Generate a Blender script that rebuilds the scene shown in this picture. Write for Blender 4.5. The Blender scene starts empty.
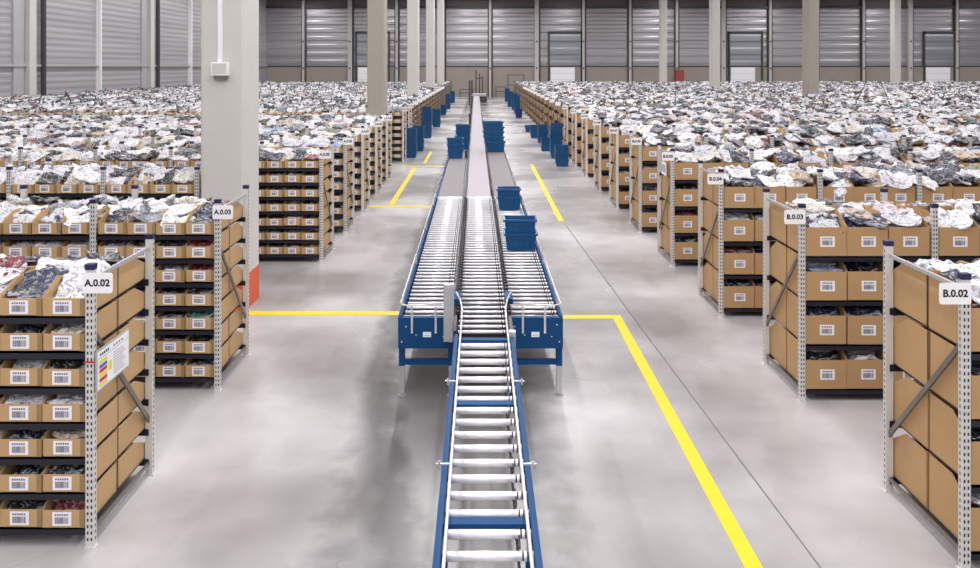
import bpy, math, random
import numpy as np
from mathutils import Vector, Matrix
from mathutils.bvhtree import BVHTree

random.seed(7)
rng = np.random.default_rng(7)
C = bpy.context.scene.collection
PI = math.pi
H = 3.9                      # eye height
F = 829.0                    # focal length in pixels of the 980x568 frame

# ------------------------------------------------------------------ materials
def srgb(r, g, b):
    f = lambda c: (c / 255 / 12.92) if c / 255 <= 0.04045 else ((c / 255 + 0.055) / 1.055) ** 2.4
    return (f(r), f(g), f(b), 1.0)

def mat(name, col, rough=0.6, metal=0.0, noise=0.0, nscale=8.0, bump=0.0, bscale=30.0, coat=0.0, spec=0.5):
    m = bpy.data.materials.new(name); m.use_nodes = True
    nt = m.node_tree; b = nt.nodes['Principled BSDF']
    b.inputs['Base Color'].default_value = col
    b.inputs['Roughness'].default_value = rough
    b.inputs['Metallic'].default_value = metal
    b.inputs['Specular IOR Level'].default_value = spec
    if coat: b.inputs['Coat Weight'].default_value = coat; b.inputs['Coat Roughness'].default_value = 0.2
    tc = nt.nodes.new('ShaderNodeTexCoord')
    if noise:
        n = nt.nodes.new('ShaderNodeTexNoise'); n.inputs['Scale'].default_value = nscale; n.inputs['Detail'].default_value = 5
        nt.links.new(tc.outputs['Object'], n.inputs['Vector'])
        r = nt.nodes.new('ShaderNodeMapRange'); r.inputs[3].default_value = 1 - noise; r.inputs[4].default_value = 1 + noise
        nt.links.new(n.outputs['Fac'], r.inputs[0])
        mx = nt.nodes.new('ShaderNodeVectorMath'); mx.operation = 'SCALE'
        mx.inputs[0].default_value = col[:3]
        nt.links.new(r.outputs[0], mx.inputs['Scale'])
        nt.links.new(mx.outputs[0], b.inputs['Base Color'])
    if bump:
        n2 = nt.nodes.new('ShaderNodeTexNoise'); n2.inputs['Scale'].default_value = bscale; n2.inputs['Detail'].default_value = 3
        nt.links.new(tc.outputs['Object'], n2.inputs['Vector'])
        bp = nt.nodes.new('ShaderNodeBump'); bp.inputs['Strength'].default_value = bump; bp.inputs['Distance'].default_value = 0.02
        nt.links.new(n2.outputs['Fac'], bp.inputs['Height']); nt.links.new(bp.outputs[0], b.inputs['Normal'])
    return m

M = {}
M['card_l'] = mat('bin_cardboard', srgb(190, 156, 112), 0.8, noise=0.12, nscale=3)
M['card_r'] = mat('box_cardboard', srgb(181, 144, 101), 0.8, noise=0.10, nscale=3)
M['card_flap'] = mat('bin_flap', srgb(150, 122, 84), 0.8)
M['paper'] = mat('label_paper', srgb(240, 238, 242), 0.6)
M['ink'] = mat('label_ink', srgb(105, 98, 120), 0.6)
M['black_ink'] = mat('sign_ink', srgb(30, 30, 34), 0.6)
M['sign'] = mat('sign_board', srgb(244, 243, 245), 0.45)
M['post'] = mat('galvanised_post', srgb(216, 214, 211), 0.45, metal=0.25, noise=0.08, nscale=10)
M['hole'] = mat('post_slots', srgb(58, 56, 60), 0.8)
M['shelf'] = mat('shelf_steel', srgb(22, 22, 36), 0.5)
M['brace'] = mat('brace_steel', srgb(128, 122, 116), 0.4, metal=0.6)
M['cap'] = mat('blue_cap', srgb(30, 30, 74), 0.5)
M['blue'] = mat('conveyor_blue', srgb(6, 66, 116), 0.6, noise=0.06, spec=0.25)
M['steel'] = mat('roller_steel', srgb(246, 244, 248), 0.3, metal=0.35)
M['tube'] = mat('guide_tube_steel', srgb(225, 224, 222), 0.3, metal=0.7)
M['galv'] = mat('grey_sheet_steel', srgb(188, 188, 192), 0.45, metal=0.4, noise=0.06)
M['rubber'] = mat('black_rubber', srgb(34, 32, 34), 0.6)
M['matte_black'] = mat('matte_black', srgb(22, 20, 24), 0.9, spec=0.1)
M['dark'] = mat('dark_frame', srgb(62, 58, 62), 0.5)
M['belt'] = mat('pale_belt', srgb(172, 165, 172), 0.7)
M['deck'] = mat('grey_deck', srgb(130, 124, 127), 0.7, noise=0.08)
M['tote'] = mat('tote_plastic', srgb(0, 78, 130), 0.38, noise=0.05)
M['tote_dark'] = mat('dark_tote_plastic', srgb(38, 52, 120), 0.4, noise=0.05)
M['concrete'] = mat('pale_concrete', srgb(205, 202, 198), 0.75, noise=0.05, nscale=1.5, bump=0.1, bscale=12)
M['concrete_b'] = mat('beige_concrete', srgb(166, 159, 149), 0.75, noise=0.06, nscale=1.0)
M['orange'] = mat('orange_paint', srgb(222, 92, 48), 0.5, noise=0.05)
M['yellow'] = mat('yellow_paint', srgb(232, 208, 26), 0.5, noise=0.08, nscale=6)
M['white_door'] = mat('white_door', srgb(242, 242, 246), 0.5)
M['pilaster'] = mat('light_steel_pilaster', srgb(186, 182, 180), 0.5)
M['ceil'] = mat('ceiling_sheet', srgb(170, 170, 174), 0.7)
M['plinth'] = mat('concrete_plinth', srgb(150, 142, 134), 0.8, noise=0.12, nscale=0.8)
M['top_wall'] = mat('upper_cladding', srgb(110, 98, 100), 0.6)
M['joint'] = mat('floor_joint', srgb(120, 116, 118), 0.8)
M['red'] = mat('red_mark', srgb(206, 46, 40), 0.5)
M['lime'] = mat('yellow_mark', srgb(232, 222, 70), 0.5)
M['mid_blue'] = mat('blue_mark', srgb(60, 110, 190), 0.5)
M['grey_ink'] = mat('grey_ink', srgb(170, 178, 190), 0.6)
M['rust'] = mat('rust_red_crate', srgb(150, 70, 52), 0.7)

def corrugated(name, col, freq=2.0, axis=2, rough=0.36, metal=0.65, bs=0.7):
    m = mat(name, col, rough, metal=metal)
    nt = m.node_tree; b = nt.nodes['Principled BSDF']
    tc = nt.nodes.new('ShaderNodeTexCoord'); sp = nt.nodes.new('ShaderNodeSeparateXYZ')
    nt.links.new(tc.outputs['Object'], sp.inputs[0])
    mu = nt.nodes.new('ShaderNodeMath'); mu.operation = 'MULTIPLY'; mu.inputs[1].default_value = freq
    nt.links.new(sp.outputs[axis], mu.inputs[0])
    fr = nt.nodes.new('ShaderNodeMath'); fr.operation = 'PINGPONG'; fr.inputs[1].default_value = 1.0
    nt.links.new(mu.outputs[0], fr.inputs[0])
    mr = nt.nodes.new('ShaderNodeMapRange'); mr.inputs[1].default_value = 0.35; mr.inputs[2].default_value = 0.65
    nt.links.new(fr.outputs[0], mr.inputs[0])
    bp = nt.nodes.new('ShaderNodeBump'); bp.inputs['Strength'].default_value = bs; bp.inputs['Distance'].default_value = 0.06
    nt.links.new(mr.outputs[0], bp.inputs['Height']); nt.links.new(bp.outputs[0], b.inputs['Normal'])
    # sheets differ slightly in tone, panel by panel
    n = nt.nodes.new('ShaderNodeTexNoise'); n.inputs['Scale'].default_value = 1.0; n.inputs['Detail'].default_value = 2
    mp = nt.nodes.new('ShaderNodeMapping'); mp.inputs['Scale'].default_value = (0.06, 0.06, 1.6)
    nt.links.new(tc.outputs['Object'], mp.inputs[0]); nt.links.new(mp.outputs[0], n.inputs['Vector'])
    r = nt.nodes.new('ShaderNodeMapRange'); r.inputs[3].default_value = 0.75; r.inputs[4].default_value = 1.2
    nt.links.new(n.outputs['Fac'], r.inputs[0])
    mx = nt.nodes.new('ShaderNodeVectorMath'); mx.operation = 'SCALE'; mx.inputs[0].default_value = col[:3]
    nt.links.new(r.outputs[0], mx.inputs['Scale']); nt.links.new(mx.outputs[0], b.inputs['Base Color'])
    return m
M['clad'] = corrugated('horizontal_cladding', srgb(166, 164, 168))
M['clad_side'] = corrugated('side_cladding', srgb(172, 170, 174), 5.0, 2, 0.5, 0.2, 0.3)
M['gate'] = corrugated('door_sheet', srgb(150, 153, 159), 1.2)

def floor_mat():
    m = bpy.data.materials.new('polished_concrete_floor'); m.use_nodes = True
    nt = m.node_tree; b = nt.nodes['Principled BSDF']; L = nt.links.new
    tc = nt.nodes.new('ShaderNodeTexCoord')
    def noise(s, det, sc=(1, 1, 1), dist=0.0):
        mp = nt.nodes.new('ShaderNodeMapping'); mp.inputs['Scale'].default_value = sc
        n = nt.nodes.new('ShaderNodeTexNoise'); n.inputs['Scale'].default_value = s; n.inputs['Detail'].default_value = det
        n.inputs['Distortion'].default_value = dist
        L(tc.outputs['Object'], mp.inputs[0]); L(mp.outputs[0], n.inputs['Vector']); return n.outputs['Fac']
    a = noise(0.3, 2); c = noise(2.2, 6); d = noise(0.9, 3, (2.0, 0.5, 1))
    r1 = nt.nodes.new('ShaderNodeMapRange'); r1.inputs[1].default_value = 0.35; r1.inputs[2].default_value = 0.65; L(a, r1.inputs[0])
    mix = nt.nodes.new('ShaderNodeMix'); mix.data_type = 'RGBA'
    mix.inputs[6].default_value = srgb(146, 142, 141); mix.inputs[7].default_value = srgb(208, 204, 206)
    L(r1.outputs[0], mix.inputs[0])
    r2 = nt.nodes.new('ShaderNodeMapRange'); r2.inputs[1].default_value = 0.3; r2.inputs[2].default_value = 0.7; r2.inputs[3].default_value = 0.9; r2.inputs[4].default_value = 1.07; L(c, r2.inputs[0])
    r3 = nt.nodes.new('ShaderNodeMapRange'); r3.inputs[1].default_value = 0.55; r3.inputs[2].default_value = 0.75; r3.inputs[3].default_value = 1.0; r3.inputs[4].default_value = 0.86; L(d, r3.inputs[0])
    # floor darkened in a ragged band under and beside the conveyor
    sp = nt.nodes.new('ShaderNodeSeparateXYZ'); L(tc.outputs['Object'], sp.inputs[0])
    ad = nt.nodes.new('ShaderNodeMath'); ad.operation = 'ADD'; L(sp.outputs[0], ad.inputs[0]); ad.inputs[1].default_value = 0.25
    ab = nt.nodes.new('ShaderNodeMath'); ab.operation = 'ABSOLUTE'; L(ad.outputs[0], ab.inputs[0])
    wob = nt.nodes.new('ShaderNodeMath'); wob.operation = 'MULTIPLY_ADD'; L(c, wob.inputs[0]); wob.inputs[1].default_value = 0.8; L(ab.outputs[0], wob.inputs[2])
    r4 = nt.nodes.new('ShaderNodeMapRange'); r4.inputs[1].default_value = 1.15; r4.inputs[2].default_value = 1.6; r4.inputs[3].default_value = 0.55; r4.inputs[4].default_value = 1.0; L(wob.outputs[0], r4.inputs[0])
    # dark band that bends round the wide part
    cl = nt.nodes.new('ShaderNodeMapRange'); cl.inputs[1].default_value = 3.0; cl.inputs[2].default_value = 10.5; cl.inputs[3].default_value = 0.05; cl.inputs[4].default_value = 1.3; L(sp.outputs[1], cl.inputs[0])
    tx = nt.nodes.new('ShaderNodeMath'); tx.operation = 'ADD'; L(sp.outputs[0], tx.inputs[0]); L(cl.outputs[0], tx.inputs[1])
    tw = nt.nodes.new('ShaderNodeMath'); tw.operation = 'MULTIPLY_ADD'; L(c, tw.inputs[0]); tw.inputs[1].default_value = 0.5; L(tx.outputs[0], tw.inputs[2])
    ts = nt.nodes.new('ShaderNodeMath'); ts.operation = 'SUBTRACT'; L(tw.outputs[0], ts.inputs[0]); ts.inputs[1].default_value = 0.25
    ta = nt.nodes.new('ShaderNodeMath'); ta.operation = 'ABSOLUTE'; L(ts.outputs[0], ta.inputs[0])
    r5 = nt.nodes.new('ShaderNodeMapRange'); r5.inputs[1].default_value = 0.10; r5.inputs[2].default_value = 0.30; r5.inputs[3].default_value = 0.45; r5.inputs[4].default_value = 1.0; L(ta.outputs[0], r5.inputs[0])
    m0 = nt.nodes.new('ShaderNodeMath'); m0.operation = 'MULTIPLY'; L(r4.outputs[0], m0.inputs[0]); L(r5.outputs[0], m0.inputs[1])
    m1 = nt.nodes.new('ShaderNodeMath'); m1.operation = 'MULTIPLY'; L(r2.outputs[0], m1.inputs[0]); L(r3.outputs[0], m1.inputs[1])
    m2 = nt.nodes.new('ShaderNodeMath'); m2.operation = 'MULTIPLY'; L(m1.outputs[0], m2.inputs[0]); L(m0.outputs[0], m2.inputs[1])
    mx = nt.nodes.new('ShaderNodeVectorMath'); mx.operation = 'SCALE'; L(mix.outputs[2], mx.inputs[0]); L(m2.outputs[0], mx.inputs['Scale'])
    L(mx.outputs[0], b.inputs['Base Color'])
    rr = nt.nodes.new('ShaderNodeMapRange'); rr.inputs[3].default_value = 0.16; rr.inputs[4].default_value = 0.38; L(a, rr.inputs[0])
    L(rr.outputs[0], b.inputs['Roughness'])
    return m
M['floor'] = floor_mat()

def garment_mat(name, source):
    """clear film over folded clothes: the garment's own colour broken by weave and print, black shadows painted in, glossy film on top"""
    m = bpy.data.materials.new(name); m.use_nodes = True
    nt = m.node_tree; b = nt.nodes['Principled BSDF']; L = nt.links.new
    if source == 'object':
        s = nt.nodes.new('ShaderNodeObjectInfo').outputs['Color']
    else:
        a = nt.nodes.new('ShaderNodeAttribute'); a.attribute_name = 'tint'; s = a.outputs['Color']
    tc = nt.nodes.new('ShaderNodeTexCoord')
    n = nt.nodes.new('ShaderNodeTexNoise'); n.inputs['Scale'].default_value = 3 if source == 'object' else 14; n.inputs['Detail'].default_value = 4; n.inputs['Distortion'].default_value = 1.8
    L(tc.outputs['Object'], n.inputs['Vector'])
    r = nt.nodes.new('ShaderNodeMapRange'); r.inputs[1].default_value = 0.5; r.inputs[2].default_value = 0.56; r.inputs[3].default_value = 0.0; r.inputs[4].default_value = 0.42 if source == 'object' else 0.3
    L(n.outputs['Fac'], r.inputs[0])
    # printed / white backing card pieces inside the bag
    mix = nt.nodes.new('ShaderNodeMix'); mix.data_type = 'RGBA'; mix.inputs[7].default_value = srgb(225, 224, 232)
    L(r.outputs[0], mix.inputs[0]); L(s, mix.inputs[6])
    n3 = nt.nodes.new('ShaderNodeTexNoise'); n3.inputs['Scale'].default_value = 2.5 if source == 'object' else 18; n3.inputs['Detail'].default_value = 3; n3.inputs['Distortion'].default_value = 3.5
    L(tc.outputs['Object'], n3.inputs['Vector'])
    r3 = nt.nodes.new('ShaderNodeMapRange'); r3.inputs[1].default_value = 0.56; r3.inputs[2].default_value = 0.6; r3.inputs[3].default_value = 1.0; r3.inputs[4].default_value = 0.4 if source == 'object' else 0.08  # dark blotches: fabric pattern plus black shadows put into the colour
    L(n3.outputs['Fac'], r3.inputs[0])
    sc = nt.nodes.new('ShaderNodeVectorMath'); sc.operation = 'SCALE'; L(mix.outputs[2], sc.inputs[0]); L(r3.outputs[0], sc.inputs['Scale'])
    L(sc.outputs[0], b.inputs['Base Color'])
    b.inputs['Roughness'].default_value = 0.45
    b.inputs['Coat Weight'].default_value = 0.6; b.inputs['Coat Roughness'].default_value = 0.1
    n2 = nt.nodes.new('ShaderNodeTexNoise'); n2.inputs['Scale'].default_value = 3.2 if source == 'object' else 11; n2.inputs['Detail'].default_value = 2; n2.inputs['Distortion'].default_value = 1.5
    L(tc.outputs['Object'], n2.inputs['Vector'])
    bp = nt.nodes.new('ShaderNodeBump'); bp.inputs['Strength'].default_value = 0.9; bp.inputs['Distance'].default_value = 0.04
    L(n2.outputs['Fac'], bp.inputs['Height']); L(bp.outputs[0], b.inputs['Normal']); L(bp.outputs[0], b.inputs['Coat Normal'])
    return m
M['garment'] = garment_mat('wrapped_garment', 'object')
M['garment_mass'] = garment_mat('wrapped_garments_mass', 'attr')

# ------------------------------------------------------------------ mesh builder
class MB:
    def __init__(s): s.v = []; s.f = []; s.m = []; s.mats = []
    def slot(s, name):
        if name not in s.mats: s.mats.append(name)
        return s.mats.index(name)
    def quad(s, pts, mt):
        i = len(s.v); s.v += [tuple(p) for p in pts]; s.f.append(tuple(range(i, i + len(pts)))); s.m.append(s.slot(mt)); return s
    def box(s, x0, x1, y0, y1, z0, z1, mt):
        i = len(s.v); k = s.slot(mt)
        s.v += [(x, y, z) for z in (z0, z1) for y in (y0, y1) for x in (x0, x1)]
        for f in ((0, 2, 3, 1), (4, 5, 7, 6), (0, 1, 5, 4), (2, 6, 7, 3), (0, 4, 6, 2), (1, 3, 7, 5)):
            s.f.append(tuple(i + a for a in f)); s.m.append(k)
        return s
    def prism(s, poly, axis, a, b, mt):
        """polygon in the plane across axis, from a to b"""
        n = len(poly); i = len(s.v); k = s.slot(mt)
        for t in (a, b):
            for p in poly:
                s.v.append((t, p[0], p[1]) if axis == 0 else (p[0], t, p[1]) if axis == 1 else (p[0], p[1], t))
        s.f.append(tuple(i + q for q in range(n))[::-1]); s.f.append(tuple(i + n + q for q in range(n))); s.m += [k, k]
        for q in range(n):
            w = (q + 1) % n; s.f.append((i + q, i + w, i + n + w, i + n + q)); s.m.append(k)
        return s
    def tube(s, pts, r, mt, n=10, radii=None):
        pts = [Vector(p) for p in pts]; i = len(s.v); k = s.slot(mt); up = Vector((0, 0, 1))
        for q, p in enumerate(pts):
            t = (pts[min(q + 1, len(pts) - 1)] - pts[max(q - 1, 0)]).normalized()
            a = t.cross(up if abs(t.z) < 0.9 else Vector((1, 0, 0))).normalized(); c = t.cross(a).normalized()
            rr = radii[q] if radii else r
            for j in range(n):
                th = 2 * PI * j / n; s.v.append(tuple(p + a * (rr * math.cos(th)) + c * (rr * math.sin(th))))
        for q in range(len(pts) - 1):
            for j in range(n):
                w = (j + 1) % n
                s.f.append((i + q * n + j, i + q * n + w, i + (q + 1) * n + w, i + (q + 1) * n + j)); s.m.append(k)
        s.f.append(tuple(i + j for j in range(n))[::-1]); s.m.append(k)
        e = i + (len(pts) - 1) * n; s.f.append(tuple(e + j for j in range(n))); s.m.append(k)
        return s
    def bar(s, p, q, w, h, mt):
        """rectangular bar from p to q, w thick along x, h thick across"""
        p = Vector(p); q = Vector(q); t = (q - p).normalized(); a = Vector((1, 0, 0))
        if abs(t.x) > 0.9: a = Vector((0, 1, 0))
        c = t.cross(a).normalized(); i = len(s.v); k = s.slot(mt)
        for e in (p, q):
            for (u, v) in ((-1, -1), (1, -1), (1, 1), (-1, 1)): s.v.append(tuple(e + a * (u * w / 2) + c * (v * h / 2)))
        for f in ((3, 2, 1, 0), (4, 5, 6, 7), (0, 1, 5, 4), (1, 2, 6, 5), (2, 3, 7, 6), (3, 0, 4, 7)):
            s.f.append(tuple(i + a_ for a_ in f)); s.m.append(k)
        return s
    def mesh(s, name, smooth=False):
        me = bpy.data.meshes.new(name); me.from_pydata(s.v, [], s.f)
        for k in s.mats: me.materials.append(M[k])
        me.polygons.foreach_set('material_index', s.m)
        if smooth: me.polygons.foreach_set('use_smooth', [True] * len(s.f))
        me.update(); return me
    def build(s, name, parent=None, loc=None, smooth=False):
        return link(name, s.mesh(name, smooth), parent, loc)

def link(name, data, parent=None, loc=None, rz=0.0):
    o = bpy.data.objects.new(name, data); C.objects.link(o)
    if parent: o.parent = parent
    if loc: o.location = loc
    if rz: o.rotation_euler.z = rz
    return o
def tag(o, label, cat, group=None):
    o['label'] = label; o['category'] = cat
    if group: o['group'] = group
    return o
def empty(name, label, cat, loc=(0, 0, 0), group=None):
    o = link(name, None, None, loc); o.empty_display_size = 0.2
    return tag(o, label, cat, group)
def struct(o): o['kind'] = 'structure'; return o

def smooth_tubes(me, flat_above=8):
    pass

ONES = 'zeroth first second third fourth fifth sixth seventh eighth ninth tenth eleventh twelfth thirteenth fourteenth fifteenth sixteenth seventeenth eighteenth nineteenth'.split()
CARD = 'zero one two three four five six seven eight nine'.split()
TENS = {2: ('twentieth', 'twenty'), 3: ('thirtieth', 'thirty'), 4: ('fortieth', 'forty'), 5: ('fiftieth', 'fifty'), 6: ('sixtieth', 'sixty'), 7: ('seventieth', 'seventy'), 8: ('eightieth', 'eighty'), 9: ('ninetieth', 'ninety')}
def ordinal(n):
    if n < 20: return ONES[n]
    if n < 100: return TENS[n // 10][0] if n % 10 == 0 else TENS[n // 10][1] + '-' + ONES[n % 10]
    return 'hundred and ' + ordinal(n - 100)

_text = {}
def text_geo(s, size, bold=0.0):
    """(verts, faces) of a line of text centred on the origin in the xy plane"""
    key = (s, size, bold)
    if key not in _text:
        cu = bpy.data.curves.new('lettering', 'FONT'); cu.body = s; cu.size = size; cu.align_x = 'CENTER'; cu.align_y = 'CENTER'
        cu.offset = bold; cu.resolution_u = 3
        o = bpy.data.objects.new('lettering', cu); C.objects.link(o)
        dg = bpy.context.evaluated_depsgraph_get(); me = bpy.data.meshes.new_from_object(o.evaluated_get(dg))
        _text[key] = ([tuple(v.co) for v in me.vertices], [tuple(p.vertices) for p in me.polygons])
        bpy.data.objects.remove(o); bpy.data.curves.remove(cu); bpy.data.meshes.remove(me)
    return _text[key]
def add_text(mb, s, size, cx, y, cz, mt, bold=0.0, facing='front'):
    v, f = text_geo(s, size, bold); i = len(mb.v); k = mb.slot(mt)
    for p in v:
        mb.v.append((cx + p[0], y, cz + p[1]) if facing == 'front' else (y, cx + p[0], cz + p[1]))
    for q in f: mb.f.append(tuple(i + a for a in q)); mb.m.append(k)

# ------------------------------------------------------------------ building
YB, XL, XR, ZC, YF = 106.0, -27.3, 70.0, 13.0, -34.0
def flat(name, pts, mt):
    mb = MB(); mb.quad(pts, mt); return struct(mb.build(name))
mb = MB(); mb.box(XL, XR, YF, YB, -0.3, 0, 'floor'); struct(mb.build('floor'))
mb = MB(); mb.box(XL, XR, YF, YB, ZC, ZC + 0.3, 'ceil'); struct(mb.build('ceiling'))
mb = MB(); mb.box(XL, XR, YB, YB + 0.3, 3.95, 11.4, 'clad').box(XL, XR, YB - 0.12, YB + 0.3, 0, 3.9, 'plinth').box(XL, XR, YB, YB + 0.3, 11.4, ZC, 'top_wall')
struct(mb.build('wall_back'))
mb = MB(); mb.box(XL - 0.3, XL, YF, YB, 0, ZC, 'clad_side'); struct(mb.build('wall_left'))
mb = MB(); mb.box(XR, XR + 0.3, YF, YB, 0, ZC, 'clad_side'); struct(mb.build('wall_right'))
mb = MB(); mb.box(XL, XR, YF - 0.3, YF, 0, ZC, 'clad_side'); struct(mb.build('wall_front'))
mb = MB(); mb.box(XL, XR, YB - 0.35, YB, 11.35, 11.6, 'dark').box(XL, XR, YB - 0.2, YB, 3.88, 4.02, 'dark'); struct(mb.build('trim_1'))
# back wall pilasters, one every bay
k = 0
for i in range(-5, 11):
    X = 1.28 + 5.95 * i
    wide = i in (-3, 1, 5, 9)
    w = 0.26 if wide else 0.15
    mb = MB(); mb.box(X - w, X + w, YB - 0.5, YB, 0, ZC, 'pilaster').box(X + w, X + w + 0.2, YB - 0.3, YB, 0, ZC, 'dark')
    if not wide: mb.box(X - w - 0.14, X - w, YB - 0.3, YB, 0, ZC, 'dark')
    for z in (3.6, 7.0): mb.box(X - 0.09, X + 0.09, YB - 0.56, YB - 0.5, z, z + 0.2, 'dark')
    k += 1; struct(mb.build('trim_%d' % (k + 1)))
# loading doors in the back wall
for j, X0 in enumerate((-15.9, 8.7, 31.7, 56.6)):
    r = struct(link('door_%d' % (j + 1), None, None, (X0, YB, 0)))
    MB().box(0.2, 4.2, -0.16, 0, 3.95, 8.1, 'gate').build('door_leaf', r)
    g = MB().box(0.3, 3.4, -0.22, -0.12, 0, 3.8, 'white_door')
    for z in (0.76, 1.52, 2.28, 3.04): g.box(0.3, 3.4, -0.235, -0.22, z, z + 0.03, 'galv')
    g.build('lower_door', r)
    MB().box(0, 0.2, -0.3, 0, 0, 8.3, 'dark').box(4.2, 4.4, -0.3, 0, 0, 8.3, 'dark').box(0, 4.4, -0.3, 0, 8.1, 8.4, 'dark').build('door_frame', r)
# side wall: pilasters and pipes
for j, (Y, w, mt) in enumerate(((42.0, 0.2, 'sign'), (50.0, 0.75, 'concrete'), (59.0, 0.16, 'sign'), (68.3, 0.7, 'concrete'), (77.6, 0.18, 'sign'), (86, 0.6, 'concrete'), (96, 0.2, 'sign'))):
    mb = MB(); mb.box(XL, XL + 0.35, Y - w / 2, Y + w / 2, 0, ZC, mt)
    if w > 0.5:
        mb.tube([(XL + 0.25, Y + w / 2 + 1.0, 0), (XL + 0.25, Y + w / 2 + 1.0, ZC)], 0.16, 'dark', 10)
        mb.box(XL, XL + 0.12, Y - w / 2 - 1.3, Y - w / 2 - 0.2, 0, ZC, 'galv')
    struct(mb.build('trim_%d' % (30 + j)))
mb = MB(); mb.box(XL, XL + 0.2, YF, YB, 3.9, 4.05, 'galv'); struct(mb.build('trim_40'))

# concrete pillars (front-left corner x, y)
def pillar(x, y, nm, label, fancy=False, mt='concrete', w=0.68, d=0.95):
    r = empty(nm, label, 'pillar', (x, y, 0)); r['kind'] = 'structure'
    c = 0.035
    poly = [(c, 0), (w - c, 0), (w, c), (w, d - c), (w - c, d), (c, d), (0, d - c), (0, c)]
    mb = MB(); mb.prism(poly, 2, 0, ZC, mt); mb.build('pillar_shaft', r)
    if fancy:
        g = 0.006
        p2 = [(c - g, -g), (w - c + g, -g), (w + g, c - g), (w + g, d - c + g), (w - c + g, d + g), (c - g, d + g), (-g, d - c + g), (-g, c - g)]
        mb = MB(); mb.prism(p2, 2, 0, 0.56, 'orange'); mb.build('painted_band', r)
        bx = MB().box(0.20, 0.46, -0.10, 0, 3.76, 3.97, 'sign').box(0.22, 0.44, -0.11, -0.10, 3.79, 3.95, 'concrete').box(0.24, 0.44, -0.08, -0.01, 3.70, 3.76, 'brace')
        bx.build('junction_box', r)
        MB().box(0.29, 0.35, -0.05, 0, 3.97, ZC, 'sign').build('cable_conduit', r)
    return r
left_p = [(-4.42, 13.1), (-4.41, 32.4), (-4.41, 50.1), (-4.41, 67.5), (-4.41, 85.0)]
what = ['pale concrete pillar with orange painted base and junction box, beside row A.0.03', 'beige concrete pillar behind the first one, rising from the A racks',
        'third pale concrete pillar along the A side of the aisle', 'fourth concrete pillar along the A side of the aisle', 'fifth concrete pillar along the A side, nearest the back wall']
for j, (x, y) in enumerate(left_p): pillar(x, y, 'concrete_pillar', what[j], j == 0, 'concrete_b' if j in (1,) else 'concrete')
for (x, y, lb, mt) in ((19.95, 50.4, 'tall concrete pillar rising from the middle of the B racks', 'concrete_b'), (19.6, 70.0, 'concrete pillar behind the tall one in the B racks', 'concrete'),
                   (19.5, 89.4, 'farthest slim concrete pillar in the B racks, close to the back wall', 'concrete'), (43.0, 86, 'lone concrete pillar deep in the B racks, far from the aisle', 'concrete')):
    pillar(x, y, 'concrete_pillar', lb, False, mt)

# floor markings and joints
mk = [((-3.72, -0.95), (13.0, 13.2)), ((0.98, 2.20), (12.82, 13.0)), ((2.06, 2.20), (2.0, 12.82)), ((-3.1, -1.35), (23.0, 23.25)), ((-2.58, -2.43), (23.4, 32.0)),
      ((-2.3, -2.18), (33.5, 38.0)), ((1.98, 2.12), (20.9, 33.0)), ((-3.1, -1.3), (32.3, 32.55))]
for j, ((x0, x1), (y0, y1)) in enumerate(mk):
    struct(MB().box(x0, x1, y0, y1, 0, 0.004, 'yellow').build('floor_marking_%d' % (j + 1)))
jl = MB(); jl.bar((2.10, 20.6, 0.001), (2.42, 12.0, 0.001), 0.02, 0.006, 'joint'); jl.bar((2.42, 12.0, 0.001), (2.75, 4.0, 0.001), 0.012, 0.006, 'joint')
struct(jl.build('floor_joint'))

# ------------------------------------------------------------------ racks
XA, XB, DEP = -3.16, 3.755, 1.25
TOP = 2.26
rows = []      # dict(side, y, x0 (aisle post centre), n, code)
ya = [6.71, 9.97, 13.22] + [16.5 + 2.9 * i for i in range(5)] + [34.0 + 2.9 * i for i in range(21)]
yb = [6.40 + 3.25 * i for i in range(27)]
for i, y in enumerate(ya):
    rows.append(dict(side='A', y=y, x0=(-4.52 if i == 2 else XA), s=-1, bay=1.5, per=4, w=0.352, tiers=[0.16 + 0.286 * t for t in range(7)], hf=0.142, hb=0.252, no=i + 2, idx=i))
for i, y in enumerate(yb):
    rows.append(dict(side='B', y=y, x0=XB, s=1, bay=1.545, per=3, w=0.484, tiers=[0.14 + 0.517 * t for t in range(4)], hf=0.335, hb=0.485, no=i + 2, idx=i))
for r in rows:
    lim = 0.61 * (r['y'] + 1.2) + 3.0
    end = (XL + 1.0) if r['side'] == 'A' else (XR - 2)
    r['bays'] = max(2, int(min(lim, abs(end)) - abs(r['x0'])) // r['bay'] + 1) if True else 0
    r['bays'] = int(max(2, math.ceil((min(lim, abs(end)) - abs(r['x0'])) / r['bay'])))
    r['code'] = '%s.0.%02d' % (r['side'], r['no'])
    r['name'] = 'row ' + r['code'] if r['no'] <= 7 else 'the %s %s row' % (ordinal(r['idx'] + 1), r['side'])

def post_mb(slots=True):
    mb = MB(); w = 0.034
    mb.box(-w, w, 0, 0.05, 0, TOP, 'post')
    mb.box(-w - 0.012, w + 0.012, -0.012, 0.062, 0, 0.012, 'post')
    if slots:
        z = 0.06
        while z < TOP - 0.05:
            for x in (-0.022, 0.008): mb.quad([(x, -0.0012, z), (x + 0.014, -0.0012, z), (x + 0.014, -0.0012, z + 0.026), (x, -0.0012, z + 0.026)], 'hole')
            for sx in (-1, 1):
                X = sx * (w + 0.0012)
                mb.quad([(X, 0.018, z), (X, 0.032, z), (X, 0.032, z + 0.026), (X, 0.018, z + 0.026)], 'hole')
            z += 0.052
    return mb
post_me = post_mb().mesh('upright_post'); post_plain = post_mb(False).mesh('upright_post')
pbk = post_mb(); pbk.v = [(-x, 0.05 - y, z) for x, y, z in pbk.v]; post_back_me = pbk.mesh('upright_post')
cap_me = MB().box(-0.038, 0.038, -0.004, 0.054, TOP - 0.006, TOP + 0.04, 'cap').mesh('post_cap')

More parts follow.
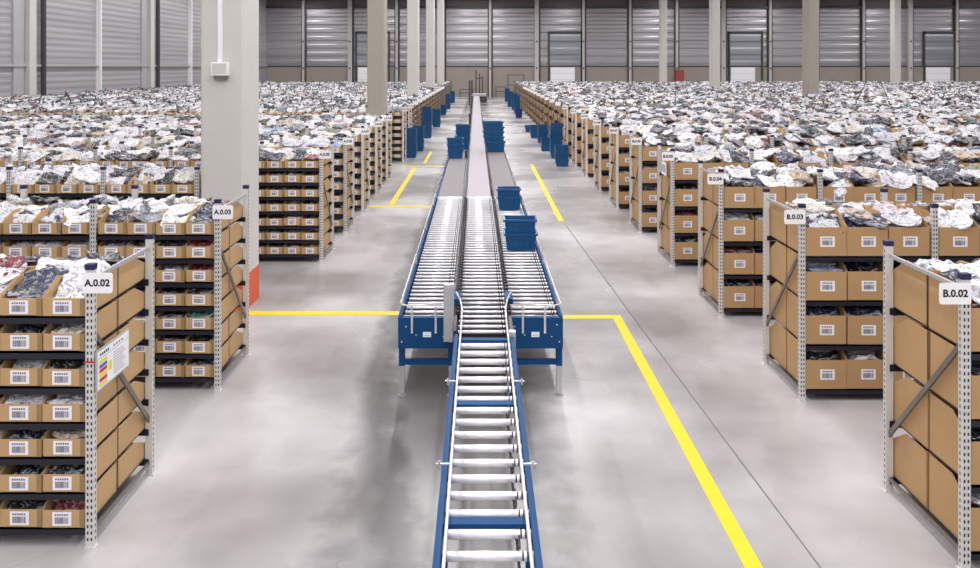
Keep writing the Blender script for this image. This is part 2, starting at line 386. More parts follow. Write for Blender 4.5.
def shelf_mb(mb, r, z, x0, x1):
    a, b = min(x0, x1), max(x0, x1)
    mb.box(a, b, 0.02, 0.06, z - 0.065, z - 0.005, 'shelf').box(a, b, DEP - 0.06, DEP - 0.02, z - 0.065, z - 0.005, 'shelf')
    mb.box(a + .055, b - .055, 0.02, DEP - 0.02, z - 0.018, z - 0.005, 'shelf')
def brace_mb():
    return (MB().bar((0, 0.04, 1.76), (0, DEP - 0.04, 0.52), 0.02, 0.045, 'brace'))
def bars(mb, z, mt='brace'): return mb.bar((0, 0.05, z), (0, DEP - 0.05, z), 0.02, 0.032, mt)
def sign_mb(code, s, tx=True):
    mb = MB(); w, h, c = 0.245, 0.165, 0.018
    x0 = -0.05 if s < 0 else 0.025 - w
    poly = [(x0 + c, 0), (x0 + w - c, 0), (x0 + w - c * .3, c * .3), (x0 + w, c), (x0 + w, h - c), (x0 + w - c * .3, h - c * .3), (x0 + w - c, h), (x0 + c, h), (x0 + c * .3, h - c * .3), (x0, h - c), (x0, c), (x0 + c * .3, c * .3)]
    mb.prism([(p[0], p[1] + 2.07) for p in poly], 1, -0.022, -0.016, 'sign')
    if tx: add_text(mb, code, 0.078, x0 + w / 2, -0.0235, 2.07 + h / 2, 'black_ink', 0.003)
    return mb

for r in rows:
    y, s, x0, B, n = r['y'], r['s'], r['x0'], r['bay'], r['bays']
    near = y < 38
    xe = s * B * n
    kind = 'bins' if r['side'] == 'A' else 'boxes'
    if r['no'] <= 7: lb = 'grey slotted steel shelving row signed %s, packed with cardboard %s' % (r['code'], kind)
    else: lb = '%s steel shelving row back on the %s side of the aisle' % (ordinal(r['idx'] + 1), r['side'])
    grp = 'shelving rows of section ' + r['side']
    if near:
        root = empty('shelving_rack', lb, 'shelving', (x0, y, 0), grp)
        for j in range(n + 1):
            if j > 24: break
            det = y < 20
            p = link('upright_post', post_me if det else post_plain, root, (s * B * j, 0, 0)); link('post_cap', cap_me, p)
            p = link('upright_post', post_back_me if det else post_plain, root, (s * B * j, DEP - 0.05, 0)); link('post_cap', cap_me, p)
        for z in r['tiers']:
            mb = MB(); shelf_mb(mb, r, z, 0, xe); mb.build('shelf', root)
        brace_mb().build('diagonal_brace', root); bars(MB(), 0.12).build('end_bar', root); bars(MB(), 2.17, 'galv').build('end_bar', root)
        if r['idx'] != 2 or s > 0: sign_mb(r['code'], s).build('row_sign', root)
        if r['side'] == 'A' and r['idx'] == 0:
            nb = MB(); X = 0.046
            nb.box(X, X + 0.012, 0.0, 0.62, 1.255, 1.59, 'galv').box(X + 0.012, X + 0.014, 0.015, 0.605, 1.27, 1.575, 'sign')
            f = X + 0.0155
            def patch(y0, y1, z0, z1, mt): nb.quad([(f, y0 - .06, z0), (f, y1 - .06, z0), (f, y1 - .06, z1), (f, y0 - .06, z1)], mt)
            patch(0.09, 0.65, 1.515, 1.518, 'ink')
            for q, mt in enumerate(('lime', 'mid_blue', 'red', 'lime', 'red', 'lime')): patch(0.10, 0.24, 1.285 + 0.037 * (5 - q), 1.315 + 0.037 * (5 - q), mt)
            patch(0.27, 0.33, 1.36, 1.44, 'lime')
            for q in range(9): patch(0.36, 0.60 - 0.03 * (q % 3), 1.30 + 0.022 * q, 1.308 + 0.022 * q, 'grey_ink')
            for q in range(5): patch(0.11 + 0.035 * q, 0.135 + 0.035 * q, 1.535, 1.555, 'black_ink')
            for q in range(4): patch(0.36 + 0.05 * q, 0.39 + 0.05 * q, 1.535, 1.55, 'ink')
            nb.build('notice_board', root)
            MB().box(-0.045, 0.046, -0.004, 0.0, 1.50, 1.515, 'red').build('red_tape', root)
        if r['side'] == 'B' and r['idx'] in (3,):
            MB().box(-0.055, -0.046, 0.35, 0.75, 1.72, 1.98, 'sign').box(-0.058, -0.055, 0.4, 0.7, 1.78, 1.93, 'grey_ink').build('notice_board', root)
    else:
        mb = MB()
        for j in range(n + 1):
            for yy in (0, DEP - 0.05):
                X = s * B * j
                if j < 2 or yy == 0: mb.box(X - 0.024, X + 0.024, yy, yy + 0.04, 0, TOP, 'brace').box(X - 0.036, X + 0.036, yy, yy + 0.052, TOP, TOP + 0.03, 'cap')
        for z in r['tiers']: shelf_mb(mb, r, z, 0, xe)
        mb.bar((0, 0.04, 1.76), (0, DEP - 0.04, 0.52), 0.02, 0.045, 'brace'); bars(mb, 0.12); bars(mb, 2.17, 'post')
        if y < 70:
            q = sign_mb(r['code'], s, False); i0 = len(mb.v); mb.v += q.v
            for f_, m_ in zip(q.f, q.m): mb.f.append(tuple(i0 + a for a in f_)); mb.m.append(mb.slot(q.mats[m_]))
        o = mb.build('shelving_rack', None, (x0, y, 0)); tag(o, lb, 'shelving', grp)

# ------------------------------------------------------------------ bins: profile and placement
def bin_mb(w, hf, hb, d, mt, t=0.006):
    mb = MB(); h = w / 2
    mb.box(-h, h, 0, d, 0, t, mt)
    mb.box(-h, h, 0, t, 0, hf, mt)
    mb.box(-h, h, d - t, d, 0, hb, mt)
    side = [(0, 0), (d, 0), (d, hb), (d * 0.42, hb), (0, hf)]
    mb.prism(side, 0, -h, -h + t, mt); mb.prism(side, 0, h - t, h, mt)
    if mt == 'card_l': mb.box(h - 0.042, h, -0.002, 0.0, 0.0, hf, 'card_flap')
    else: mb.box(h - 0.005, h - 0.001, -0.001, 0.0, 0.0, hf, 'card_flap')
    return mb
def label_mb(w, h, cx, cz, bars_n=13, y=-0.002):
    mb = MB(); mb.quad([(cx - w / 2, y, cz - h / 2), (cx + w / 2, y, cz - h / 2), (cx + w / 2, y, cz + h / 2), (cx - w / 2, y, cz + h / 2)], 'paper')
    if bars_n:
        rr = random.Random(5); a = cx - w * 0.36; e = cx + w * 0.36; z0 = cz - h * 0.34; z1 = cz + h * 0.12; st = (e - a) / bars_n
        for q in range(bars_n):
            x = a + q * st; ww = st * rr.choice((0.4, 0.6, 0.75)); mb.quad([(x, y - .001, z0), (x + ww, y - .001, z0), (x + ww, y - .001, z1), (x, y - .001, z1)], 'ink')
        for q in range(6):
            x = a + q * (e - a) / 6; mb.quad([(x, y - .001, cz + h * .22), (x + w * .08, y - .001, cz + h * .22), (x + w * .08, y - .001, cz + h * .36), (x, y - .001, cz + h * .36)], 'ink')
    else:
        mb.quad([(cx - w * .35, y - .003, cz - h * .3), (cx + w * .35, y - .003, cz - h * .3), (cx + w * .35, y - .003, cz + h * .15), (cx - w * .35, y - .003, cz + h * .15)], 'ink')
    return mb
BD = 0.59
BIN = {'A': bin_mb(0.345, 0.142, 0.252, BD, 'card_l'), 'B': bin_mb(0.478, 0.335, 0.485, BD, 'card_r')}
LAB = {'A': dict(w=0.155, h=0.112, cx=-0.012, cz=0.072), 'B': dict(w=0.17, h=0.122, cx=0.012, cz=0.168)}
bins = []   # dict per bin
for ri, r in enumerate(rows):
    y, s, x0, B, per, w = r['y'], r['s'], r['x0'], r['bay'], r['per'], r['w']
    nt = len(r['tiers'])
    for j in range(r['bays']):
        for q in range(per):
            col = j * per + q
            X = x0 + s * (B * j + 0.042 + w * (q + 0.5))
            for t, z in enumerate(r['tiers']):
                top = t == nt - 1
                for side in (0, 1):   # front, back
                    if not top:
                        if side == 1 and col > 1: continue
                        if side == 0:
                            if y < 12 and col > 12: continue
                            if y >= 12 and col > (9 if y < 40 else 3) and t < nt - 2: continue
                            if y >= 60 and col > 3: continue
                    jx, jy, jr = random.uniform(-.002, .002), random.uniform(0, .02), random.uniform(-.006, .006)
                    if side == 0: loc = (X + jx, y + 0.01 + jy, z); rz = jr
                    else: loc = (X + jx, y + DEP - 0.01 - jy, z); rz = PI + jr
                    bins.append(dict(r=ri, row=r, col=col, t=t, side=side, loc=loc, rz=rz, top=top))

# ------------------------------------------------------------------ wrapped garments
def package(seed, nx, ny, amp=1.0):
    g = np.random.default_rng(seed)
    u = np.linspace(-1, 1, nx); v = np.linspace(-1, 1, ny); U, V = np.meshgrid(u, v, indexing='ij')
    ph = g.uniform(0, 6.28, 12); fr = g.uniform(2.0, 6.0, 12); an = g.uniform(0, PI, 12)
    def folds(U, V, lo, hi):
        z = 0
        for q in range(lo, hi): z = z + (1 - np.abs(np.sin(fr[q] * (U * np.cos(an[q]) + V * np.sin(an[q])) + ph[q])) * 2)
        return z / (hi - lo)
    body = (1 - np.abs(U) ** 3.5) ** 0.6 * (1 - np.abs(V) ** 3.5) ** 0.6
    sx = 1 + 0.10 * np.sin(3 * V + ph[0]) + 0.05 * np.sin(7 * V + ph[3]); sy = 1 + 0.10 * np.sin(3 * U + ph[1]) + .05 * np.sin(8 * U + ph[4])
    X = U * sx * 0.5; Y = V * sy * 0.5
    rnd = g.normal(0, 0.05, U.shape)
    zt = body * (0.42 + 0.28 * amp * folds(U, V, 0, 5)) + rnd * body * amp + 0.10 * amp * folds(U, V, 5, 8)
    zb = -body * 0.35 + 0.10 * amp * folds(U, V, 5, 8)
    bend = g.uniform(-0.5, 0.5) * U ** 2 + g.uniform(-.5, .5) * V ** 2
    top = np.stack([X, Y, zt + bend], -1).reshape(-1, 3); bot = np.stack([X, Y, zb + bend], -1).reshape(-1, 3)
    f = []
    idx = lambda i, j: i * ny + j; N = nx * ny
    for i in range(nx - 1):
        for j in range(ny - 1):
            f.append((idx(i, j), idx(i + 1, j), idx(i + 1, j + 1), idx(i, j + 1)))
            f.append((N + idx(i, j), N + idx(i, j + 1), N + idx(i + 1, j + 1), N + idx(i + 1, j)))
    rim = [idx(i, 0) for i in range(nx)] + [idx(nx - 1, j) for j in range(1, ny)] + [idx(i, ny - 1) for i in range(nx - 2, -1, -1)] + [idx(0, j) for j in range(ny - 2, 0, -1)]
    for a in range(len(rim)):
        b = rim[(a + 1) % len(rim)]; f.append((rim[a], N + rim[a], N + b, b))
    return np.concatenate([top, bot]), np.array(f, dtype=np.int32)
NEAR_P = [package(100 + i, 17, 13) for i in range(12)]
MID_P = [package(200 + i, 9, 7) for i in range(10)]
FAR_P = [package(300 + i, 5, 4, 0.8) for i in range(10)]
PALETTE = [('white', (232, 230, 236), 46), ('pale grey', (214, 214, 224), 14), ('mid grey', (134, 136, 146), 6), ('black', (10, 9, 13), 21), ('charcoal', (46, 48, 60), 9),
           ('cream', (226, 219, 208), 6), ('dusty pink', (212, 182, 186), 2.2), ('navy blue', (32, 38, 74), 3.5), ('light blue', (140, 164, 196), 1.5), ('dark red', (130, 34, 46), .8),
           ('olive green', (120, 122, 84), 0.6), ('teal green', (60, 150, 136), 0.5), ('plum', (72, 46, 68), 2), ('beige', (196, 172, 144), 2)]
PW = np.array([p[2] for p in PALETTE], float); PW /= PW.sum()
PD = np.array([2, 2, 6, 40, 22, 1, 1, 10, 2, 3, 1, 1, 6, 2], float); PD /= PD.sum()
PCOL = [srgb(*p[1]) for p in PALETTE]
TINTJ = lambda: 1.0

packs = []
for bi, b in enumerate(bins):
    r = b['row']; d = b['loc'][1]; A = r['side'] == 'A'; w = r['w']; hf, hb = r['hf'], r['hb']
    sg = 1 if b['side'] == 0 else -1
    def put(dx, dy, dz, sx, sy, sz, rx, ry, rz):
        if b['col'] == 0: dx = abs(dx) * b['row']['s'] * .6; sx = min(sx, w * .80); rz *= .2; ry *= .4; sy *= .9
        if b['top'] and b['loc'][1] < 12: dy = max(dy, .19); dz -= .015
        X = b['loc'][0] + dx; Y = b['loc'][1] + sg * dy; Z = b['loc'][2] + dz
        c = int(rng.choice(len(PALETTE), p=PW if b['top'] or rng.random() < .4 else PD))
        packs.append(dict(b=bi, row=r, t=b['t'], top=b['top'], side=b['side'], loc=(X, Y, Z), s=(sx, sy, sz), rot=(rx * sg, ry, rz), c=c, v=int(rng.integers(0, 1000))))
    U = random.uniform
    e0 = b['col'] == 0
    if b['top']:
        full = U(0.0, 1.0) < 0.92
        if d < 22: n = 4 if A else 5
        elif d < 50: n = 3 if A else 4
        else: n = 2 if A else 3
        for q in range(n):
            if A:
                tall = U(0.0, 0.07)
                far = d > 12; put(U(-.06, .06) * (2 if far else 1), 0.12 + 0.40 * (q + 0.5) / n + U(-.03, .03), hf * 0.8 + 0.10 * (q / n) + tall + (0.03 if far else 0), U(.30, .38) + (.06 if far else 0), U(.25, .34), U(.11, .19), U(.15, .7), U(-.25, .25), U(-.6, .6))
            else:
                tall = U(-0.04, 0.08)
                far = d > 12; put(U(-.10, .10) * (1.7 if far else 1), 0.12 + 0.42 * (q + 0.5) / n + U(-.04, .04), hf * 1.0 + 0.10 * (q / n) + tall + (0.05 if far else 0), U(.34, .48), U(.28, .40), U(.11, .19), U(.05, .55), U(-.3, .3), U(-.7, .7))
    else:
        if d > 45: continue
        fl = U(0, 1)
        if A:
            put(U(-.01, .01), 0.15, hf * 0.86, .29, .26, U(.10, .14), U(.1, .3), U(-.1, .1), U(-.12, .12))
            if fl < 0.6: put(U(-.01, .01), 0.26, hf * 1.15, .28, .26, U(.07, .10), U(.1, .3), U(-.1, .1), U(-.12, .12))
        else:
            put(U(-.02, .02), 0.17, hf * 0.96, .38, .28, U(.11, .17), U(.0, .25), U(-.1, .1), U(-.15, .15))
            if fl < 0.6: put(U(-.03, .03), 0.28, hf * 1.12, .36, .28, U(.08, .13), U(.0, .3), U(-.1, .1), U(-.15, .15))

def rotm(p):
    from mathutils import Euler
    return np.array(Euler(p['rot'], 'XYZ').to_matrix())

# which bins and garments show largest from the aisle: rays against simple stand-ins decide who gets an object of its own
bv, bf, own = [], [], []
def addbox(x0, x1, y0, y1, z0, z1, who):
    i = len(bv); bv.extend([(x, y, z) for z in (z0, z1) for y in (y0, y1) for x in (x0, x1)])
    for f in ((0, 2, 3, 1), (4, 5, 7, 6), (0, 1, 5, 4), (2, 6, 7, 3), (0, 4, 6, 2), (1, 3, 7, 5)): bf.append(tuple(i + a for a in f)); own.append(who)
for i, b in enumerate(bins):
    if b['loc'][1] > 50: continue
    r = b['row']; x, y, z = b['loc']; w = r['w'] / 2
    y0, y1 = (y, y + BD) if b['side'] == 0 else (y - BD, y)
    addbox(x - w, x + w, y0, y1, z, z + r['hf'], ('b', i))
for i, p in enumerate(packs):
    if p['loc'][1] > 36: continue
    R = rotm(p) * np.array(p['s'])[None, :]
    k = len(bv)
    for dz in (-0.3, 0.45):
        for dy in (-.42, .42):
            for dx in (-.42, .42): bv.append(tuple(R @ np.array((dx, dy, dz)) + np.array(p['loc'])))
    for f in ((0, 2, 3, 1), (4, 5, 7, 6), (0, 1, 5, 4), (2, 6, 7, 3), (0, 4, 6, 2), (1, 3, 7, 5)): bf.append(tuple(k + a for a in f)); own.append(('p', i))
addbox(-4.42, -3.74, 13.1, 14.05, 0, ZC, ('x', 0))
addbox(-4.41, -3.73, 32.4, 33.35, 0, ZC, ('x', 0))
tree = BVHTree.FromPolygons(bv, bf)
hits = {}
eye = Vector((0, 0, H))
for py in range(81, 568, 2):
    for px in range(0, 980, 2):
        dvec = Vector(((px + .5 - 480) / F, 1.0, -(py + .5 - 66.6) / F)).normalized()
        h = tree.ray_cast(eye, dvec)
        if h[2] is not None: hits[own[h[2]]] = hits.get(own[h[2]], 0) + 1
del tree, bv, bf
def pick(kind, ok, n):
    c = sorted(((-v, k[1]) for k, v in hits.items() if k[0] == kind and ok(k[1]) and v >= 2))
    return set(k for _, k in c[:n])
solo_bins = pick('b', lambda i: bins[i]['row']['side'] == 'A', 300) | pick('b', lambda i: bins[i]['row']['side'] == 'B', 300)
solo_packs = pick('p', lambda i: True, 300)
print('candidates', len(bins), len(packs), 'solo', len(solo_bins), len(solo_packs), 'bins seen', sum(1 for k in hits if k[0] == 'b'))

body_me = {k: BIN[k].mesh('bin_body') for k in 'AB'}
label_me = {k: label_mb(**LAB[k]).mesh('barcode_label') for k in 'AB'}
def tier_name(b):
    nt = len(b['row']['tiers']); return 'top tier' if b['t'] == nt - 1 else 'tier %s' % CARD[b['t'] + 1]
for i in sorted(solo_bins):
    b = bins[i]; k = b['row']['side']
    nm = 'cardboard_bin' if k == 'A' else 'cardboard_box'
    o = link(nm, body_me[k], None, b['loc'], b['rz'])
    kd = 'open cardboard bin' if k == 'A' else 'brown cardboard box'
    lb = '%s, %s %s, %s, %s from aisle end' % (kd, b['row']['name'], 'front' if b['side'] == 0 else 'rear', tier_name(b), ordinal(b['col'] + 1))
    tag(o, lb, 'cardboard bin' if k == 'A' else 'cardboard box', ('cardboard bins in the A racks' if k == 'A' else 'cardboard boxes in the B racks'))
    if b['side'] == 0 or b['top']: link('barcode_label', label_me[k], o)

# the remaining bins: one mass per side
def mass_mesh(name, chunks, mats, tint=None):
    """chunks: list of (V (n,3), F (m,4), mat index (m,), colour or None)"""
    nv = sum(len(c[0]) for c in chunks); nf = sum(len(c[1]) for c in chunks)
    V = np.empty((nv, 3), np.float32); Fa = np.empty((nf, 4), np.int32); Mi = np.empty(nf, np.int32)
    Cc = np.empty((nv, 4), np.float32) if tint else None
    a = c_ = 0
    for ch in chunks:
        n, m_ = len(ch[0]), len(ch[1]); V[a:a + n] = ch[0]; Fa[c_:c_ + m_] = ch[1] + a; Mi[c_:c_ + m_] = ch[2]
        if tint: Cc[a:a + n] = ch[3]
        a += n; c_ += m_
    me = bpy.data.meshes.new(name)
    me.vertices.add(nv); me.vertices.foreach_set('co', V.ravel())
    me.loops.add(nf * 4); me.loops.foreach_set('vertex_index', Fa.ravel())
    me.polygons.add(nf); me.polygons.foreach_set('loop_start', np.arange(0, nf * 4, 4, dtype=np.int32))
    me.polygons.foreach_set('material_index', Mi)
    for m_ in mats: me.materials.append(M[m_])
    if tint:
        at = me.color_attributes.new('tint', 'FLOAT_COLOR', 'POINT'); at.data.foreach_set('color', Cc.ravel())
        me.polygons.foreach_set('use_smooth', np.ones(nf, dtype=bool))
    me.update(calc_edges=True); me.validate()
    return me
def quads_only(mb, mats):
    V = np.array(mb.v, np.float32); Fq = []; mi = []
    for f, m_ in zip(mb.f, mb.m):
        k = mats.index(mb.mats[m_])
        if len(f) == 4: Fq.append(f); mi.append(k)
        elif len(f) == 5: Fq.append(f[:4]); mi.append(k); Fq.append((f[3], f[4], f[0], f[0])); mi.append(k)
    return V, Fq, mi
def mass_bin(side, lab):
    """five walls as single quads plus sloped sides"""
    r = rows[0] if side == 'A' else rows[-1]; w = 0.1725 if side == 'A' else 0.239; hf, hb, d = r['hf'], r['hb'], BD; t = 0.006
    mt = 'card_l' if side == 'A' else 'card_r'
    mb = MB(); mb.box(-w, w, 0, t, 0, hf, mt); mb.box(-w, w, d - t, d, 0, hb, mt); mb.quad([(-w, 0, t), (w, 0, t), (w, d, t), (-w, d, t)], mt)
    for X0, X1 in ((-w, -w + t), (w - t, w)):
        mb.prism([(0, 0), (d * .42, 0), (d * .42, hb), (0, hf)], 0, X0, X1, mt); mb.prism([(d * .42, 0), (d, 0), (d, hb), (d * .42, hb)], 0, X0, X1, mt)
    if lab is not None:
        q = label_mb(**LAB[side], bars_n=lab); i = len(mb.v); mb.v += q.v
        for f, m_ in zip(q.f, q.m): mb.f.append(tuple(i + a for a in f)); mb.m.append(mb.slot(q.mats[m_]))
    return mb
for side in 'AB':
    mats = ['card_l' if side == 'A' else 'card_r', 'paper', 'ink']
    var = {n: quads_only(mass_bin(side, n), mats) for n in (None, 0, 7)}
    var = {n: (v[0], np.array(v[1], np.int32), np.array(v[2], np.int32)) for n, v in var.items()}
    ch = []
    for i, b in enumerate(bins):
        if i in solo_bins or b['row']['side'] != side: continue
        V, Fq, mi = var[None if b['side'] == 1 else (7 if b['loc'][1] < 26 else 0)]
        c, s_ = math.cos(b['rz']), math.sin(b['rz'])
        W = np.stack([V[:, 0] * c - V[:, 1] * s_, V[:, 0] * s_ + V[:, 1] * c, V[:, 2]], -1) + np.array(b['loc'], np.float32)
        ch.append((W, Fq, mi, None))
    o = link('distant_cardboard_bins' if side == 'A' else 'distant_cardboard_boxes', mass_mesh('bins', ch, mats)); o['kind'] = 'stuff'
    tag(o, 'rows of open cardboard bins filling the farther A racks' if side == 'A' else 'rows of cardboard boxes filling the farther B racks', 'cardboard bins' if side == 'A' else 'cardboard boxes')

# garments: the individuals
near_me = []
for V, Fq in NEAR_P:
    me = bpy.data.meshes.new('wrapped_garment'); me.from_pydata(V.tolist(), [], Fq.tolist()); me.materials.append(M['garment'])
    me.polygons.foreach_set('use_smooth', [True] * len(Fq)); me.update(); near_me.append(me)
order = {}
for i in solo_packs:
    p = packs[i]; order.setdefault((p['row']['code'], p['t'], p['side']), []).append(i)
rank = {}
for k, v in order.items():
    for n, i in enumerate(sorted(v, key=lambda i: abs(packs[i]['loc'][0]))): rank[i] = n + 1
for i in sorted(solo_packs):
    p = packs[i]
    o = link('wrapped_garment', near_me[p['v'] % len(near_me)], None, p['loc'])
    o.rotation_euler = p['rot']; o.scale = p['s']; j = 0.85 + 0.3 * ((p['v'] * 37 % 100) / 100)
    c = PCOL[p['c']]; o.color = (min(c[0] * j, .9), min(c[1] * j, .9), min(c[2] * j, .9), 1)
    lb = '%s wrapped garment, %s %s, %s, %s from aisle' % (PALETTE[p['c']][0], p['row']['name'], 'front' if p['side'] == 0 else 'rear', tier_name(p), ordinal(rank[i]))
    tag(o, lb, 'garment', 'film-wrapped garments on the racks')
ch = []
for i, p in enumerate(packs):
    if i in solo_packs: continue
    d = p['loc'][1]
    lib = NEAR_P if d < 14 and p['top'] else MID_P if d < 34 else FAR_P
    V, Fq = lib[p['v'] % len(lib)]
    W = (V * np.array(p['s'])) @ rotm(p).T + np.array(p['loc'])
    j = 0.85 + 0.3 * ((p['v'] * 37 % 100) / 100); c = PCOL[p['c']]
    ch.append((W.astype(np.float32), Fq, 0, (min(c[0] * j, .9), min(c[1] * j, .9), min(c[2] * j, .9), 1)))
o = link('heaped_garments', mass_mesh('heaped_garments', ch, ['garment_mass'], True)); o['kind'] = 'stuff'
tag(o, 'sea of film-wrapped garments heaped over all the farther racks', 'garments')
del ch

# ------------------------------------------------------------------ conveyors
ZT = 0.94
roll = {}
def roller_me(w, k=.94):
    w = round(w, 3)
    if w not in roll:
        mb = MB(); h = w / 2
        mb.tube([(-h, 0, 0), (-h + .012, 0, 0), (-h + .013, 0, 0), (h - .07, 0, 0), (h - .069, 0, 0), (h - .06, 0, 0), (h - .059, 0, 0), (h - .04, 0, 0), (h - .039, 0, 0), (h - .03, 0, 0), (h - .029, 0, 0), (h, 0, 0)], 0, 'steel', 14,
                [e * k for e in (.018, .018, .031, .031, .026, .026, .031, .031, .026, .026, .031, .031)])
        n = 14
        # bearing cap and drive grooves in black
        k = mb.slot('rubber')
        for f in list(range(0, n)) + list(range(n * 4, n * 6)) + list(range(n * 8, n * 10)): mb.m[f] = k
        me = mb.mesh('roller'); sm = [True] * len(mb.f); me.polygons.foreach_set('use_smooth', sm); roll[w] = me
    return roll[w]
def side_frame(root, x, sgn, y0, y1, mt='blue'):
    """C profile: web with flanges turned outward"""
    X = x + sgn * 0.004
    mb = MB().box(min(x, X), max(x, X), y0, y1, ZT - .11, ZT + .012, mt)
    mb.box(min(x, x + sgn * .042), max(x, x + sgn * .042), y0, y1, ZT + .008, ZT + .014, mt).box(min(x, x + sgn * .042), max(x, x + sgn * .042), y0, y1, ZT - .11, ZT - .104, mt)
    mb.build('side_frame', root)
def leg(root, x, y, foot=True):
    mb = MB().box(x - .03, x + .03, y - .03, y + .03, 0.03, ZT - .11, 'galv').box(x - .036, x + .036, y - .036, y + .036, 0.36, 0.60, 'blue')
    l = mb.build('leg', root)
    MB().tube([(x, y, 0), (x, y, .012), (x, y, .013), (x, y, .05)], 0, 'galv', 12, [.05, .05, .012, .012]).build('foot', l)

# front run of the centre line
fr = empty('roller_conveyor', 'narrow single-lane roller conveyor running towards the viewer in front of the wide lanes', 'conveyor', (0.045, 0, 0))
y0, y1 = 2.6, 9.12
for sg in (-1, 1): side_frame(fr, sg * 0.285, sg, y0, y1)
y = 9.0 - 0.17; q = 0; me = roller_me(0.56)
ties = (9.02, 7.31, 5.41, 3.50)
y = 8.83
while y > y0 + .05:
    link('roller', me, fr, (0, y, ZT - .016)); y -= 0.237
for t in ties: MB().box(-.283, .283, t - .045, t + .045, ZT - .07, ZT - .002, 'blue').build('cross_plate', fr)
for sg in (-1, 1):
    X = sg * 0.255; z = ZT + .085
    pts = [(X, y0, z), (X, 9.3, z), (X, 9.75, z + .02), (X + sg * .03, 10.1, z + .03), (X + sg * .09, 10.45, z + .03)]
    g = MB().tube(pts, .011, 'tube', 10).build('guide_rail', fr, smooth=True)
    for yy in (7.62, 6.03, 4.4):
        MB().box(min(X, X + sg * .11), max(X, X + sg * .11), yy - .006, yy + .006, z - .022, z - .01, 'tube').box(X + sg * .085 - .008, X + sg * .085 + .008, yy - .008, yy + .008, z - .05, z + .005, 'galv').build('rail_bracket', fr)
for yy in (8.7, 5.6, 3.2):
    for sg in (-1, 1): leg(fr, sg * .30, yy)
mb = MB().tube([(0.19, y0, ZT - .045), (0.19, 9.0, ZT - .045)], .010, 'rubber', 8)
q = y0 + .1
while q < 8.8:
    mb.tube([(0.20, q, ZT + .014), (0.205, q + .12, ZT - .03), (0.20, q + .237, ZT + .014)], .005, 'rubber', 6); q += .474
mb.build('drive_belt', fr)
MB().box(.25, .345, 9.05, 9.14, .70, 1.00, 'galv').box(.255, .34, 9.04, 9.05, .72, .98, 'galv').build('control_box', fr)

# wide part: three lanes; it swings very slightly to the left with distance
ROT = math.radians(0.3)
def lane(nm, label, xc, w, y0, y1, step, ends=(0, 0), deck=None, legs=(), side=(1, 1)):
    r = empty(nm, label, 'conveyor', (xc * math.cos(ROT) - (y0 - 9.8) * math.sin(ROT), y0, 0)); r.rotation_euler.z = ROT
    L = y1 - y0
    for sg, on in zip((-1, 1), side):
        side_frame(r, sg * w / 2, sg, 0, L, on)
    if deck:
        MB().box(-w / 2 + .01, w / 2 - .01, 0, L, ZT - .03, ZT + .004, deck).build('belt' if deck == 'belt' else 'slide_deck', r)
        MB().tube([(-w / 2, .0, ZT - .012), (w / 2, 0, ZT - .012)], .03, 'steel', 12).build('end_roller', r, smooth=True)
    else:
        MB().box(-w / 2 + .01, w / 2 - .01, .0, L, ZT - .108, ZT - .10, 'matte_black').build('gap_shade_sheet', r)  # black sheet added so the gaps between rollers look shaded
        me = roller_me(w - .02, .64); y = 0.06
        while y < L - .03: link('roller', me, r, (0, y, ZT - .016)); y += step
    for yy in legs:
        for sg in (-1, 1): leg(r, sg * (w / 2 + .0), yy)
        MB().box(-w / 2, w / 2, yy - .025, yy + .025, .37, .43, 'blue').build('lower_tie', r)
    return r
st = 0.187
lf = lane('roller_conveyor', 'outer roller lane on the A side, with blue end panel and stop rail', -.632, .585, 9.8, 18.7, st, legs=(.04, 4.4, 8.6), side=('blue', 'dark'))
ce = lane('roller_conveyor', 'middle roller lane between the two outer lanes, meeting the narrow front run', .03, .60, 9.24, 18.7, st, legs=(4.6, 8.9), side=('dark', 'dark'))
ri = lane('roller_conveyor', 'outer roller lane on the B side, carrying blue totes, with blue end panel', .645, .585, 9.8, 18.7, st, legs=(.04, 4.4, 8.6), side=('dark', 'blue'))
for r_, sg in ((lf, -1), (ri, 1)):
    w = .585
    pn = MB().box(-w / 2 - .04, w / 2 + .04, -.035, -.02, .58, ZT + .002, 'blue').box(-w / 2 - .04, w / 2 + .04, -.02, .05, ZT - .004, ZT + .002, 'blue')
    pn.build('end_panel', r_)
    MB().box(-.04, .055, -.038, -.035, .715, .775, 'paper').quad([(-.025, -.0385, .73), (.04, -.0385, .73), (.04, -.0385, .735), (-.025, -.0385, .735)], 'ink').build('rating_plate', r_)
    bl = MB()
    for (bx, bz) in ((-.29, .66), (-.24, .84), (.2, .72), (.29, .66), (.26, .86), (-.12, .74)):
        bl.tube([(bx, -.034, bz), (bx, -.043, bz)], .009, 'tube', 8)
    bl.build('panel_bolts', r_)
    # stop rail across the end, bending back along the outer side
    z = 1.085; X = sg * (w / 2 + .02)
    pts = [(-sg * (w / 2 + .0), -.02, z), (sg * (w / 2 - .06), -.02, z), (sg * (w / 2 - .01), .0, z), (X, .06, z), (X, 2.0, z), (X, 8.6, z)]
    MB().tube(pts, .009, 'tube', 8).build('stop_rail', r_, smooth=True)
    for bx in (-.17, .11) if sg < 0 else (-.14, .12):
        MB().box(bx - .012, bx + .012, -.045, -.037, .76, z + .01, 'tube').build('rail_bracket', r_)
    for yy in (.4, 2.6, 5.2, 7.8):
        MB().box(X - .012, X + .012, yy, yy + .03, ZT - .08, z, 'tube').build('rail_bracket', r_)
